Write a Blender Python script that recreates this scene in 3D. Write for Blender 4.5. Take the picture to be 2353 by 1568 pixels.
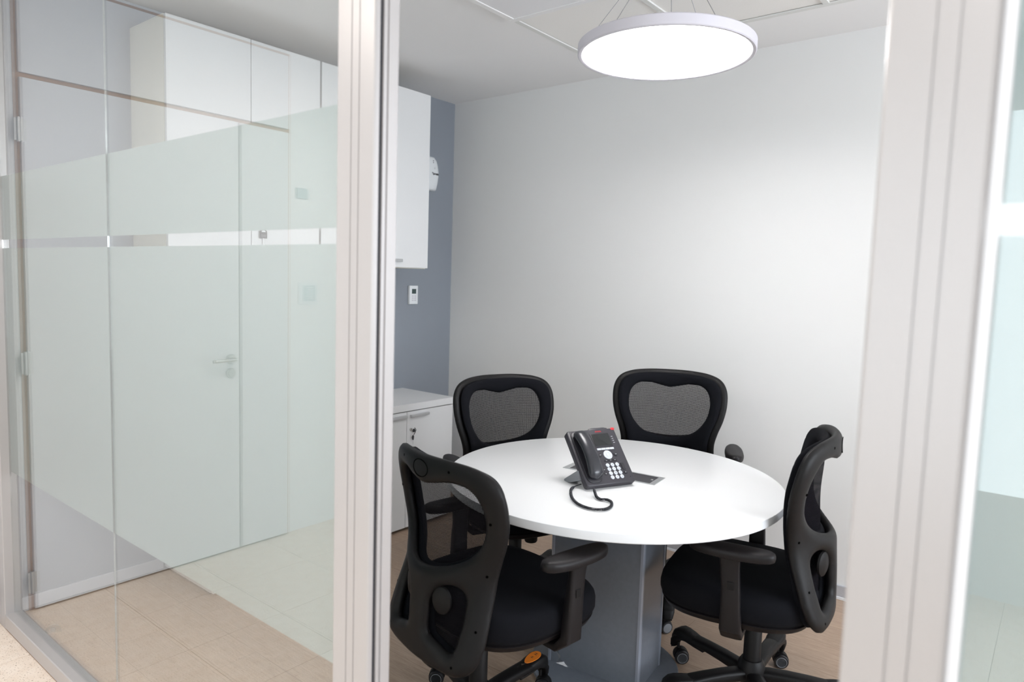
import bpy, bmesh, math, random
from math import pi, sin, cos, radians, sqrt
from mathutils import Vector, Matrix
import numpy as np
random.seed(7)
C = bpy.context.scene.collection
for o in list(bpy.data.objects): bpy.data.objects.remove(o)

# ------------------------------------------------------------------ camera
F_PX, YAW, PITCH, ROLL, EYE = 1593.707, 0.674922, 0.0883825, 0.0310386, 1.5
cam = bpy.data.cameras.new('camera'); camo = bpy.data.objects.new('camera', cam); C.objects.link(camo)
fwd = Vector((-sin(YAW)*cos(PITCH), cos(YAW)*cos(PITCH), -sin(PITCH)))
rt = fwd.cross(Vector((0, 0, 1))).normalized(); up = rt.cross(fwd)
r2 = rt*cos(ROLL)+up*sin(ROLL); u2 = up*cos(ROLL)-rt*sin(ROLL)
M = Matrix((r2, u2, -fwd)).transposed().to_4x4(); M.translation = Vector((0, 0, EYE))
camo.matrix_world = M
cam.sensor_width = 36; cam.lens = F_PX/2353*36; cam.clip_start = 0.02
cam.dof.use_dof = True; cam.dof.focus_distance = 2.9; cam.dof.aperture_fstop = 2.8
bpy.context.scene.camera = camo
vs = bpy.context.scene.view_settings
vs.view_transform = 'Standard'; vs.look = 'None'; vs.gamma = 1.0; vs.use_curve_mapping = False
vs.exposure = 0.17
# ------------------------------------------------------------------ world + area lights
w = bpy.data.worlds.new('World'); bpy.context.scene.world = w; w.use_nodes = True
w.node_tree.nodes['Background'].inputs[0].default_value = (0.80, 0.90, 1.0, 1)
w.node_tree.nodes['Background'].inputs[1].default_value = 2.5

def area(name, loc, rot, sx, sy, power, col, spread=180):
    l = bpy.data.lights.new(name, 'AREA'); l.shape = 'RECTANGLE'; l.size = sx; l.size_y = sy
    l.energy = power; l.color = col; l.spread = radians(spread)
    o = bpy.data.objects.new(name, l); o.location = loc; o.rotation_euler = rot; C.objects.link(o)
    return o
# daylight through the window in the right wall of the office
area('window_daylight', (3.27, 2.1, 1.65), (0, radians(100), 0), 1.7, 2.1, 134, (0.88, 0.935, 1.0))
area('corridor_fill', (-0.9, -2.22, 1.45), (radians(90), 0, 0), 3.8, 1.8, 34, (0.80, 0.92, 1.0))  # unseen soft fill, added to light the office back wall evenly through the doorway
# corridor ceiling lights
area('corridor_light_a', (-2.0, -0.55, 2.66), (0, 0, 0), 1.2, 0.6, 36, (1.0, 0.93, 0.86))
area('corridor_light_b', (0.3, -0.75, 2.66), (0, 0, 0), 1.2, 0.6, 18, (1.0, 0.98, 0.95))
area('corridor_daylight', (3.5, -0.7, 1.5), (0, radians(90), 0), 1.8, 2.0, 22, (0.90, 0.94, 1.0))

# ------------------------------------------------------------------ materials
def mat(name, col, rough=0.5, metal=0.0, spec=0.5, bump=None, var=None, emis=None, coat=0):
    m = bpy.data.materials.new(name); m.use_nodes = True; nt = m.node_tree; b = nt.nodes['Principled BSDF']
    b.inputs['Base Color'].default_value = (*col, 1); b.inputs['Roughness'].default_value = rough
    b.inputs['Metallic'].default_value = metal; b.inputs['Specular IOR Level'].default_value = spec
    b.inputs['Coat Weight'].default_value = coat
    tc = nt.nodes.new('ShaderNodeTexCoord')
    if var:
        sc, amt, stretch = var
        mp = nt.nodes.new('ShaderNodeMapping'); mp.inputs['Scale'].default_value = stretch
        n = nt.nodes.new('ShaderNodeTexNoise'); n.inputs['Scale'].default_value = sc; n.inputs['Detail'].default_value = 6
        r = nt.nodes.new('ShaderNodeMapRange'); r.inputs['From Min'].default_value = .3; r.inputs['From Max'].default_value = .7
        r.inputs['To Min'].default_value = 1-amt; r.inputs['To Max'].default_value = 1+amt
        mx = nt.nodes.new('ShaderNodeMix'); mx.data_type = 'RGBA'; mx.blend_type = 'MULTIPLY'; mx.inputs[0].default_value = 1
        nt.links.new(tc.outputs['Object'], mp.inputs[0]); nt.links.new(mp.outputs[0], n.inputs['Vector'])
        nt.links.new(n.outputs['Fac'], r.inputs['Value'])
        mx.inputs[6].default_value = (*col, 1); nt.links.new(r.outputs[0], mx.inputs[7])
        nt.links.new(mx.outputs[2], b.inputs['Base Color'])
    if bump:
        sc, st, dist = bump
        n = nt.nodes.new('ShaderNodeTexNoise'); n.inputs['Scale'].default_value = sc; n.inputs['Detail'].default_value = 4
        bp = nt.nodes.new('ShaderNodeBump'); bp.inputs['Strength'].default_value = st; bp.inputs['Distance'].default_value = dist
        nt.links.new(tc.outputs['Object'], n.inputs['Vector']); nt.links.new(n.outputs['Fac'], bp.inputs['Height'])
        nt.links.new(bp.outputs[0], b.inputs['Normal'])
    if emis:
        b.inputs['Emission Color'].default_value = (*emis[0], 1); b.inputs['Emission Strength'].default_value = emis[1]
    return m
WHITEW = mat('white_paint', (0.80, 0.795, 0.79), 0.6, bump=(180, .15, .001))
CORW = mat('corridor_paint', (0.82, 0.82, 0.83), 0.6, bump=(180, .15, .001))
SLATE = mat('slate_paint', (0.25, 0.272, 0.308), 0.5, bump=(180, .2, .001), var=(2.0, .03, (1, 1, 1)))
GYP = mat('ceiling_paint', (0.86, 0.85, 0.85), 0.7)
TILEC = mat('ceiling_tile_board', (0.88, 0.86, 0.835), 0.85, bump=(400, .4, .001), var=(300, .03, (1, 1, 1)))
TEE = mat('tee_grey', (0.74, 0.74, 0.72), 0.5)
PANELL = mat('flat_panel_diffuser', (0.84, 0.83, 0.85), 0.35)
LAM = mat('white_laminate', (0.74, 0.74, 0.745), 0.35, bump=(300, .08, .0006))
LAMC = mat('cream_laminate', (0.78, 0.75, 0.66), 0.4, var=(6, .03, (1, 1, .2)))
TOPL = mat('table_laminate', (0.88, 0.88, 0.885), 0.28, bump=(500, .05, .0004))
EDGE = mat('table_edge', (0.80, 0.81, 0.83), 0.35)
ALU = mat('anodised_aluminium', (0.60, 0.61, 0.62), 0.32, 0.75, bump=(600, .05, .0005))
FRAME = mat('satin_frame', (0.44, 0.422, 0.42), 0.34, 0.25, bump=(500, .05, .0004), var=(5, .015, (1, 1, .15)))
BASEB = mat('aluminium_baseboard', (0.55, 0.56, 0.60), 0.4, 0.3)
WTRIM = mat('white_trim', (0.82, 0.82, 0.84), 0.4)
RUB = mat('black_seal', (0.008, 0.008, 0.014), 0.6)
HOLE = mat('screw_hole_black', (0.0005, 0.0005, 0.0005), 0.9, spec=.02)
PLAS = mat('black_plastic', (0.0058, 0.0052, 0.0055), 0.5, spec=.24, bump=(900, .25, .0004))
PLAS2 = mat('charcoal_plastic', (0.0085, 0.007, 0.0078), 0.48, spec=.27, bump=(900, .25, .0004))
FAB = mat('black_seat_fabric', (0.0045, 0.0048, 0.007), 0.9, spec=.15, bump=(1200, .5, .0008))
WHEEL = mat('caster_tyre', (0.012, 0.012, 0.014), 0.4)
GREYP = mat('grey_plastic_ring', (0.20, 0.21, 0.23), 0.4)
CHR = mat('chrome', (0.75, 0.75, 0.77), 0.12, 1.0)
ORG = mat('orange_sticker', (0.85, 0.23, 0.02), 0.45)
PED = mat('grey_pedestal_laminate', (0.165, 0.182, 0.215), 0.30, spec=.6, bump=(700, .12, .0005), var=(60, .04, (1, 1, 1)))
PEDT = mat('pedestal_edge_trim', (0.32, 0.35, 0.42), 0.3, .3)
PHB = mat('phone_body', (0.040, 0.037, 0.046), 0.38, bump=(900, .1, .0003))
PHH = mat('phone_handset', (0.025, 0.026, 0.032), 0.25)
PHS = mat('phone_screen', (0.018, 0.02, 0.021), 0.2)
KEYW = mat('white_key', (0.62, 0.65, 0.70), 0.4)
KEYD = mat('dark_key', (0.022, 0.021, 0.027), 0.4)
LGY = mat('light_grey_print', (0.45, 0.45, 0.48), 0.5)
RED = mat('red_print', (0.65, 0.02, 0.03), 0.4)
STG = mat('stand_grey', (0.23, 0.24, 0.26), 0.45)
CORD = mat('cord_rubber', (0.012, 0.012, 0.018), 0.35)
BRN = mat('brown_rebate', (0.50, 0.31, 0.20), 0.6)
DOORW = mat('corridor_door_laminate', (0.74, 0.74, 0.76), 0.45)
STEEL = mat('brushed_steel', (0.55, 0.54, 0.52), 0.3, 0.9)
DARK = mat('dark_hollow', (0.03, 0.03, 0.035), 0.6)
SCR = mat('lcd_green', (0.055, 0.085, 0.085), 0.25)
WPL = mat('white_plastic', (0.78, 0.80, 0.82), 0.4)
BTN = mat('pale_lilac_button', (0.60, 0.59, 0.64), 0.45)
LED = mat('led_strip', (1, 1, 1), emis=((1, .95, .88), 6))
DIFF = mat('lamp_diffuser', (1, 1, 1), emis=((1.0, 0.985, 0.985), 3.4))
LAMPF = mat('lamp_housing', (0.62, 0.60, 0.66), 0.4)
NOTE = mat('notice_sheet', (0.55, 0.62, 0.64), 0.5)
DGREY = mat('dark_padlock_plastic', (0.06, 0.055, 0.055), 0.5)

def wood():
    m = bpy.data.materials.new('oak_vinyl'); m.use_nodes = True; nt = m.node_tree; b = nt.nodes['Principled BSDF']; L = nt.links.new
    tc = nt.nodes.new('ShaderNodeTexCoord')
    def noise(scale, st, det=6, dist=0):
        mp = nt.nodes.new('ShaderNodeMapping'); mp.inputs['Scale'].default_value = st
        n = nt.nodes.new('ShaderNodeTexNoise'); n.inputs['Scale'].default_value = scale; n.inputs['Detail'].default_value = det
        n.inputs['Distortion'].default_value = dist
        L(tc.outputs['Object'], mp.inputs[0]); L(mp.outputs[0], n.inputs['Vector']); return n
    br = nt.nodes.new('ShaderNodeTexBrick'); br.inputs['Scale'].default_value = 1; br.offset = .37
    br.inputs['Brick Width'].default_value = 1.2; br.inputs['Row Height'].default_value = .18; br.inputs['Mortar Size'].default_value = .0008
    br.inputs['Color1'].default_value = (.93, .93, .93, 1); br.inputs['Color2'].default_value = (1.05, 1.05, 1.05, 1); br.inputs['Mortar'].default_value = (.55, .5, .45, 1)
    L(tc.outputs['Object'], br.inputs['Vector'])
    n1 = noise(9, (1, 14, 1), 8, .6); n2 = noise(30, (1, 16, 1), 6, 1.2)
    cr = nt.nodes.new('ShaderNodeValToRGB'); e = cr.color_ramp.elements
    e[0].position = .33; e[0].color = (.33, .225, .158, 1); e[1].position = .68; e[1].color = (.49, .362, .268, 1)
    a = nt.nodes.new('ShaderNodeMath'); a.operation = 'ADD'; h = nt.nodes.new('ShaderNodeMath'); h.operation = 'MULTIPLY'; h.inputs[1].default_value = .5
    L(n1.outputs['Fac'], a.inputs[0]); L(n2.outputs['Fac'], a.inputs[1]); L(a.outputs[0], h.inputs[0]); L(h.outputs[0], cr.inputs[0])
    mx = nt.nodes.new('ShaderNodeMix'); mx.data_type = 'RGBA'; mx.blend_type = 'MULTIPLY'; mx.inputs[0].default_value = 1
    L(cr.outputs[0], mx.inputs[6]); L(br.outputs['Color'], mx.inputs[7]); L(mx.outputs[2], b.inputs['Base Color'])
    b.inputs['Roughness'].default_value = .42
    bp = nt.nodes.new('ShaderNodeBump'); bp.inputs['Strength'].default_value = .25; bp.inputs['Distance'].default_value = .001
    L(n2.outputs['Fac'], bp.inputs['Height']); L(bp.outputs[0], b.inputs['Normal'])
    return m
WOOD = wood()

def terrazzo():
    m = bpy.data.materials.new('beige_tile'); m.use_nodes = True; nt = m.node_tree; b = nt.nodes['Principled BSDF']; L = nt.links.new
    tc = nt.nodes.new('ShaderNodeTexCoord')
    n1 = nt.nodes.new('ShaderNodeTexNoise'); n1.inputs['Scale'].default_value = 160; n1.inputs['Detail'].default_value = 3
    n2 = nt.nodes.new('ShaderNodeTexNoise'); n2.inputs['Scale'].default_value = 18; n2.inputs['Detail'].default_value = 8
    cr = nt.nodes.new('ShaderNodeValToRGB'); e = cr.color_ramp.elements
    e[0].position = .30; e[0].color = (.36, .28, .22, 1); e[1].position = .42; e[1].color = (.80, .70, .61, 1)
    c2 = nt.nodes.new('ShaderNodeValToRGB'); e = c2.color_ramp.elements
    e[0].position = .35; e[0].color = (.93, .90, .87, 1); e[1].position = .6; e[1].color = (1, 1, 1, 1)
    mx = nt.nodes.new('ShaderNodeMix'); mx.data_type = 'RGBA'; mx.blend_type = 'MULTIPLY'; mx.inputs[0].default_value = 1
    L(tc.outputs['Object'], n1.inputs['Vector']); L(tc.outputs['Object'], n2.inputs['Vector'])
    L(n1.outputs['Fac'], cr.inputs[0]); L(n2.outputs['Fac'], c2.inputs[0]); L(cr.outputs[0], mx.inputs[6]); L(c2.outputs[0], mx.inputs[7])
    L(mx.outputs[2], b.inputs['Base Color']); b.inputs['Roughness'].default_value = .45
    return m
TERR = terrazzo()
GROUT = mat('grout', (0.42, 0.33, 0.26), .8)

def glass_mat(name='pane_glass', ior=2.1, tint=(0.92, 0.935, 0.93)):
    m = bpy.data.materials.new(name); m.use_nodes = True; nt = m.node_tree; nt.nodes.clear(); L = nt.links.new
    out = nt.nodes.new('ShaderNodeOutputMaterial'); t = nt.nodes.new('ShaderNodeBsdfTransparent'); g = nt.nodes.new('ShaderNodeBsdfGlossy')
    g.inputs['Roughness'].default_value = 0; t.inputs[0].default_value = (*tint, 1); g.inputs[0].default_value = (1, 1, 1, 1)
    ge = nt.nodes.new('ShaderNodeNewGeometry'); mi = nt.nodes.new('ShaderNodeMix'); mi.data_type = 'FLOAT'
    mi.inputs[2].default_value = ior; mi.inputs[3].default_value = 1/ior
    fr = nt.nodes.new('ShaderNodeFresnel'); mx = nt.nodes.new('ShaderNodeMixShader')
    L(ge.outputs['Backfacing'], mi.inputs[0]); L(mi.outputs[0], fr.inputs['IOR'])
    L(fr.outputs[0], mx.inputs[0]); L(t.outputs[0], mx.inputs[1]); L(g.outputs[0], mx.inputs[2]); L(mx.outputs[0], out.inputs[0])
    return m
GLASS = glass_mat()
EDGEG = mat('glass_edge_bead', (0.38, 0.40, 0.40), 0.2, .3)

def film_mat():
    m = bpy.data.materials.new('frosted_film'); m.use_nodes = True; nt = m.node_tree; nt.nodes.clear(); L = nt.links.new
    out = nt.nodes.new('ShaderNodeOutputMaterial'); d = nt.nodes.new('ShaderNodeBsdfDiffuse'); tr = nt.nodes.new('ShaderNodeBsdfTranslucent')
    d.inputs[0].default_value = (.52, .565, .55, 1); tr.inputs[0].default_value = (.68, .76, .76, 1)
    mx = nt.nodes.new('ShaderNodeMixShader'); mx.inputs[0].default_value = .58
    L(d.outputs[0], mx.inputs[1]); L(tr.outputs[0], mx.inputs[2]); L(mx.outputs[0], out.inputs[0])
    return m
FILM = film_mat()

def mesh_mat():
    m = bpy.data.materials.new('open_mesh_fabric'); m.use_nodes = True; nt = m.node_tree; nt.nodes.clear(); L = nt.links.new
    out = nt.nodes.new('ShaderNodeOutputMaterial'); d = nt.nodes.new('ShaderNodeBsdfDiffuse'); t = nt.nodes.new('ShaderNodeBsdfTransparent')
    d.inputs[0].default_value = (.011, .010, .012, 1)
    uv = nt.nodes.new('ShaderNodeUVMap'); sp = nt.nodes.new('ShaderNodeSeparateXYZ'); L(uv.outputs[0], sp.inputs[0])
    def hole(sock, pitch, th):
        a = nt.nodes.new('ShaderNodeMath'); a.operation = 'MULTIPLY'; a.inputs[1].default_value = 2*pi/pitch
        b = nt.nodes.new('ShaderNodeMath'); b.operation = 'SINE'; c = nt.nodes.new('ShaderNodeMath'); c.operation = 'GREATER_THAN'; c.inputs[1].default_value = th
        L(sock, a.inputs[0]); L(a.outputs[0], b.inputs[0]); L(b.outputs[0], c.inputs[0]); return c
    h1 = hole(sp.outputs[0], .0036, -.25); h2 = hole(sp.outputs[1], .0044, -.45)
    mu = nt.nodes.new('ShaderNodeMath'); mu.operation = 'MULTIPLY'; L(h1.outputs[0], mu.inputs[0]); L(h2.outputs[0], mu.inputs[1])
    sc = nt.nodes.new('ShaderNodeMath'); sc.operation = 'MULTIPLY'; sc.inputs[1].default_value = .62; L(mu.outputs[0], sc.inputs[0])
    mx = nt.nodes.new('ShaderNodeMixShader'); L(sc.outputs[0], mx.inputs[0]); L(d.outputs[0], mx.inputs[1]); L(t.outputs[0], mx.inputs[2]); L(mx.outputs[0], out.inputs[0])
    return m
MESHF = mesh_mat()
def wrap_mat():
    m = bpy.data.materials.new('clear_wrap'); m.use_nodes = True; nt = m.node_tree; nt.nodes.clear(); L = nt.links.new
    out = nt.nodes.new('ShaderNodeOutputMaterial'); g = nt.nodes.new('ShaderNodeBsdfGlossy'); g.inputs['Roughness'].default_value = .15
    t = nt.nodes.new('ShaderNodeBsdfTransparent'); mx = nt.nodes.new('ShaderNodeMixShader'); mx.inputs[0].default_value = .16
    L(t.outputs[0], mx.inputs[1]); L(g.outputs[0], mx.inputs[2]); L(mx.outputs[0], out.inputs[0]); return m
WRAP = wrap_mat()

# ------------------------------------------------------------------ geometry helpers
class G:
    def __init__(s): s.bm = bmesh.new()
    def box(s, a, b, bev=0, seg=2):
        t = bmesh.new(); bmesh.ops.create_cube(t, size=1)
        for v in t.verts: v.co = Vector([(a[i]+b[i])/2+v.co[i]*(b[i]-a[i]) for i in range(3)])
        if bev: bmesh.ops.bevel(t, geom=t.edges[:], offset=bev, segments=seg, affect='EDGES', profile=.5)
        s.add(t); return s
    def add(s, t, mtx=None):
        if mtx is not None: t.transform(mtx)
        me = bpy.data.meshes.new('t'); t.to_mesh(me); t.free(); s.bm.from_mesh(me); bpy.data.meshes.remove(me)
    def lathe(s, prof, n=48, c=(0, 0, 0), axis='z', sx=1, sy=1):
        V = []
        for r, z in prof:
            V.append([s.bm.verts.new((c[0]+r*cos(2*pi*i/n)*sx, c[1]+r*sin(2*pi*i/n)*sy, c[2]+z)) if axis == 'z' else
                      s.bm.verts.new((c[0]+z, c[1]+r*cos(2*pi*i/n), c[2]+r*sin(2*pi*i/n))) if axis == 'x' else
                      s.bm.verts.new((c[0]+r*sin(2*pi*i/n), c[1]+z, c[2]+r*cos(2*pi*i/n))) for i in range(n)])
        for a, b in zip(V, V[1:]):
            for i in range(n): s.bm.faces.new((a[i], a[(i+1) % n], b[(i+1) % n], b[i]))
        if prof[0][0] > 1e-6: s.bm.faces.new(V[0][::-1])
        if prof[-1][0] > 1e-6: s.bm.faces.new(V[-1])
        return s
    def loft(s, rings, cap=True):
        V = [[s.bm.verts.new(p) for p in r] for r in rings]; n = len(V[0])
        for a, b in zip(V, V[1:]):
            for i in range(n): s.bm.faces.new((a[i], a[(i+1) % n], b[(i+1) % n], b[i]))
        if cap: s.bm.faces.new(V[0][::-1]); s.bm.faces.new(V[-1])
        return s
    def tube(s, pts, r, n=8, cap=True):
        pts = [Vector(p) for p in pts]; rings = []; prev = None
        for i, p in enumerate(pts):
            t = (pts[min(i+1, len(pts)-1)]-pts[max(i-1, 0)]).normalized()
            if prev is None:
                a = Vector((0, 0, 1)) if abs(t.z) < .9 else Vector((1, 0, 0)); prev = t.cross(a).normalized()
            nx = (prev-t*prev.dot(t)).normalized(); ny = t.cross(nx); prev = nx
            rr = r[i] if isinstance(r, (list, tuple)) else r
            rings.append([p+(nx*cos(2*pi*k/n)+ny*sin(2*pi*k/n))*rr for k in range(n)])
        return s.loft(rings, cap)
    def sweep(s, pts, wid, hei, side=Vector((1, 0, 0)), p=4.0, n=16):
        """superellipse section swept in the plane normal to side"""
        rings = []
        pts = [Vector(q) for q in pts]
        for i, q in enumerate(pts):
            t = (pts[min(i+1, len(pts)-1)]-pts[max(i-1, 0)]).normalized(); nz = side.cross(t).normalized()
            r = []
            for k in range(n):
                a = 2*pi*(k+.5)/n; ca, sa = cos(a), sin(a)
                r.append(q+side*(wid[i]/2*math.copysign(abs(ca)**(2/p), ca))+nz*(hei[i]/2*math.copysign(abs(sa)**(2/p), sa)))
            rings.append(r)
        return s.loft(rings)
    def prism(s, poly, z0, z1, axis='z'):
        f = {'z': lambda x, y, z: (x, y, z), 'x': lambda x, y, z: (z, x, y), 'y': lambda x, y, z: (x, z, y)}[axis]
        a = [s.bm.verts.new(f(x, y, z0)) for x, y in poly]; b = [s.bm.verts.new(f(x, y, z1)) for x, y in poly]; n = len(poly)
        for i in range(n): s.bm.faces.new((a[i], a[(i+1) % n], b[(i+1) % n], b[i]))
        s.bm.faces.new(a[::-1]); s.bm.faces.new(b); return s
    def out(s, name, m, parent=None, smooth=False, loc=None, rot=None, angle=40):
        bmesh.ops.recalc_face_normals(s.bm, faces=s.bm.faces[:])
        me = bpy.data.meshes.new(name); s.bm.to_mesh(me); s.bm.free(); me.materials.append(m)
        if smooth:
            me.polygons.foreach_set('use_smooth', [True]*len(me.polygons))
            try: me.set_sharp_from_angle(angle=radians(angle))
            except Exception: pass
        o = bpy.data.objects.new(name, me); C.objects.link(o)
        if parent: o.parent = parent
        if loc: o.location = loc
        if rot: o.rotation_euler = rot
        return o

def thing(name, label, cat, loc=(0, 0, 0), rz=0, group=None):
    o = bpy.data.objects.new(name, None); C.objects.link(o); o.location = loc; o.rotation_euler = (0, 0, rz); o.empty_display_size = .1
    o['label'] = label; o['category'] = cat
    if group: o['group'] = group
    return o
def tag(o, label, cat, group=None):
    o['label'] = label; o['category'] = cat
    if group: o['group'] = group
    return o
def struct(o, label=None):
    o['kind'] = 'structure'
    if label: o['label'] = label
    return o
def text(s, size, m, parent, loc, rot, name='lettering', ext=0.0003, bold=0.0, sx=1):
    cu = bpy.data.curves.new(name, 'FONT'); cu.body = s; cu.size = size; cu.extrude = ext; cu.align_x = 'CENTER'; cu.align_y = 'CENTER'
    cu.offset = bold; cu.resolution_u = 3; cu.materials.append(m)
    t_ = bpy.data.objects.new('t', cu); C.objects.link(t_); dg = bpy.context.evaluated_depsgraph_get(); dg.update()
    me = bpy.data.meshes.new_from_object(t_.evaluated_get(dg)); bpy.data.objects.remove(t_); me.name = name
    if not me.materials: me.materials.append(m)
    o = bpy.data.objects.new(name, me); C.objects.link(o); o.parent = parent; o.location = loc; o.rotation_euler = rot; o.scale = (sx, 1, 1)
    return o
def B(a, b, bev=0): return G().box(a, b, bev)

# ------------------------------------------------------------------ room shell
XA, YB, YG0, YG1, ZC = -3.427, 3.57, 0.857, 0.917, 2.697
XR, YC, XC = 3.1, -2.3, 3.6         # right wall of office, back of corridor, end of corridor
struct(B((XA-.1, YG0, -.06), (XR+.1, YB+.1, 0)).out('floor', WOOD), 'oak-look vinyl floor of the office')
cf = struct(B((XA-.1, YC-.1, -.06), (XC+.1, YG0, -.002)).out('floor', GROUT), 'beige tiled corridor floor')
tm = None; TS = .4125; tx0 = -3.02; ty0 = .505
for i in range(-1, 14):
    for j in range(-7, 1):
        x0, x1 = tx0+i*TS+.0011, tx0+(i+1)*TS-.0011; y0, y1 = ty0+j*TS+.0011, ty0+(j+1)*TS-.0011
        x0 = max(x0, XA); x1 = min(x1, XC); y1 = min(y1, YG0); y0 = max(y0, YC)
        if x1-x0 < .02 or y1-y0 < .02: continue
        full = abs(x1-x0-TS+.0022) < 1e-4 and abs(y1-y0-TS+.0022) < 1e-4
        if full and tm:
            o = bpy.data.objects.new('tile', tm); C.objects.link(o); o.parent = cf; o.location = ((x0+x1)/2, (y0+y1)/2, 0)
        else:
            hx, hy = (x1-x0)/2, (y1-y0)/2
            o = B((-hx, -hy, -.01), (hx, hy, 0), .0008).out('tile', TERR, cf, loc=((x0+x1)/2, (y0+y1)/2, 0))
            if full: tm = o.data
# strip between last row and partition is covered by the j=0 row clipped at YG0
struct(B((XA-.1, YG1-.03, 0), (XA, YB+.1, 2.9)).out('wall_left', SLATE), 'slate grey accent wall')
struct(B((XA-.1, YC-.1, 0), (XA, YG1-.03, 2.9)).out('wall_left', CORW), 'white corridor wall with a door')
struct(B((XA, YB, 0), (XR+.1, YB+.1, 2.9)).out('wall_back', WHITEW), 'plain white back wall')
g = G(); g.box((XR, YG0, 0), (XR+.1, YB, .8)).box((XR, YG0, 2.5), (XR+.1, YB, 2.9)).box((XR, YG0, .8), (XR+.1, 1.2, 2.5)).box((XR, 3.3, .8), (XR+.1, YB, 2.5))
struct(g.out('wall_right', WHITEW))
g = G()
for a, b in (((XR+.02, 1.2, .8), (XR+.08, 3.3, .86)), ((XR+.02, 1.2, 2.44), (XR+.08, 3.3, 2.5)), ((XR+.02, 1.2, .86), (XR+.08, 1.26, 2.44)),
             ((XR+.02, 3.24, .86), (XR+.08, 3.3, 2.44)), ((XR+.02, 2.22, .86), (XR+.08, 2.28, 2.44))): g.box(a, b, .003)
struct(g.out('window_3', WTRIM))
struct(B((XA-.1, YC-.1, 0), (XC+.1, YC, 2.9)).out('wall_front', CORW))
struct(B((XC, YC, 0), (XC+.1, YG0, 2.9)).out('wall_end', CORW))
struct(B((XR, YG0, 0), (XC, YG0+.1, 2.9)).out('wall_front', CORW))
# ceilings: plastered border around a field of tiles
GX0, GX1, GY0, GY1 = -2.118, -2.118+8*.6095, 1.359, 3.19; MOD = .6095
g = G(); Z2 = 2.85
g.box((XA, YG0, ZC), (GX0, YB, Z2)).box((GX1, YG0, ZC), (XR, YB, Z2)).box((GX0, YG0, ZC), (GX1, GY0, Z2)).box((GX0, GY1, ZC), (GX1, YB, Z2))
ce = struct(g.out('ceiling', GYP), 'plastered ceiling border around suspended tiles')
struct(B((XA, YC, ZC), (XC, YG0, Z2)).out('ceiling', CORW), 'white corridor ceiling')
g = G(); g.box((GX0, GY0, ZC+.02), (GX1, GY1, Z2)); g.out('ceiling_void', DARK, ce)
# edge angle trim
g = G(); q = .022
g.box((GX0-.004, GY0, ZC-.002), (GX0+q, GY1, ZC+.004)).box((GX0, GY1-q, ZC-.002), (GX1, GY1+.004, ZC+.004)).box((GX1-q, GY0, ZC-.002), (GX1, GY1, ZC+.004)).box((GX0, GY0, ZC-.002), (GX1, GY0+q, ZC+.004))
g.out('edge_trim', TEE, ce)
for i in range(1, 8):
    x = GX0+i*MOD
    B((x-.012, GY0, ZC-.001), (x+.012, GY1, ZC+.006)).out('ceiling_tee', TEE, ce)
for j in range(1, 3):
    y = GY0+j*MOD
    B((GX0, y-.012, ZC-.0005), (GX1, y+.012, ZC+.0055)).out('ceiling_tee', TEE, ce)
tl = None
for i in range(8):
    for j in range(3):
        cx, cy = GX0+(i+.5)*MOD, GY0+(j+.5)*MOD
        if (i, j) == (0, 1):
            pn = thing('ceiling_panel_light', 'unlit square flat panel set in the ceiling beside the round lamp', 'ceiling light', (cx, cy, ZC))
            h = MOD/2-.008
            g = G(); g.prism([(-h, -h), (h, -h), (h, h), (-h, h)], -.010, .015); g.out('diffuser', PANELL, pn)
            g = G()
            for a, b in (((-h, -h), (h, -h+.03)), ((-h, h-.03), (h, h)), ((-h, -h+.03), (-h+.03, h-.03)), ((h-.03, -h+.03), (h, h-.03))): g.box((a[0], a[1], -.014), (b[0], b[1], .01), .002)
            g.out('frame', GYP, pn); continue
        if tl is None:
            h = MOD/2-.004
            o = B((-h, -h, 0), (h, h, .012)).out('ceiling_tile', TILEC, ce, loc=(cx, cy, ZC+.006)); tl = o.data
        else:
            o = bpy.data.objects.new('ceiling_tile', tl); C.objects.link(o); o.parent = ce; o.location = (cx, cy, ZC+.006)
# baseboards
o = struct(B((-2.9, YB-.012, .012), (XR, YB, .067), .002).out('baseboard_back', BASEB))
B((-2.9, YB-.016, .0), (XR, YB, .013), .001).out('white_bead', WTRIM, o)
o = struct(B((XA, YG1, .012), (XA+.012, 1.545, .067), .002).out('baseboard_left', BASEB))

# ------------------------------------------------------------------ glazed partition
def post_poly(x0, x1, grooves, seal_side):
    y0, y1 = YG0, YG1; c = .004
    p = [(x0+c, y0)]
    for gx in grooves: p += [(gx-.0012, y0), (gx-.0009, y0+.002), (gx+.0009, y0+.002), (gx+.0012, y0)]
    p += [(x1-c, y0), (x1-.001, y0+.0015), (x1, y0+c)]
    if seal_side == 'r': p += [(x1, y0+.011), (x1-.010, y0+.012), (x1-.010, y0+.0195), (x1, y0+.0205), (x1, y0+.028), (x1-.003, y0+.029), (x1-.003, y0+.032), (x1, y0+.033)]
    p += [(x1, y1-c), (x1-c, y1), (x0+c, y1), (x0, y1-c)]
    if seal_side == 'l': p += [(x0, y0+.033), (x0+.003, y0+.032), (x0+.003, y0+.029), (x0, y0+.028), (x0, y0+.0205), (x0+.010, y0+.0195), (x0+.010, y0+.012), (x0, y0+.011)]
    p += [(x0, y0+c), (x0+.001, y0+.0015)]
    return p
p1 = struct(G().prism(post_poly(-1.14, -1.027, (-1.095, -1.072), 'r'), 0, ZC).out('trim_1', FRAME), 'satin door jamb post left of the open doorway')
B((-1.0365, YG0+.0125, 0), (-1.0305, YG0+.019, ZC)).out('door_seal', RUB, p1)
g = G()
for z in (1.38, .62): g.lathe([(.0001, .0), (.0028, -.0002), (.0034, -.002), (.0034, -.004)], 14, (-1.0275, YG0+.0245, z), 'x')
for f in g.bm.verts: f.co.x = -1.027+(-1.0275-f.co.x)*-1
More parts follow.
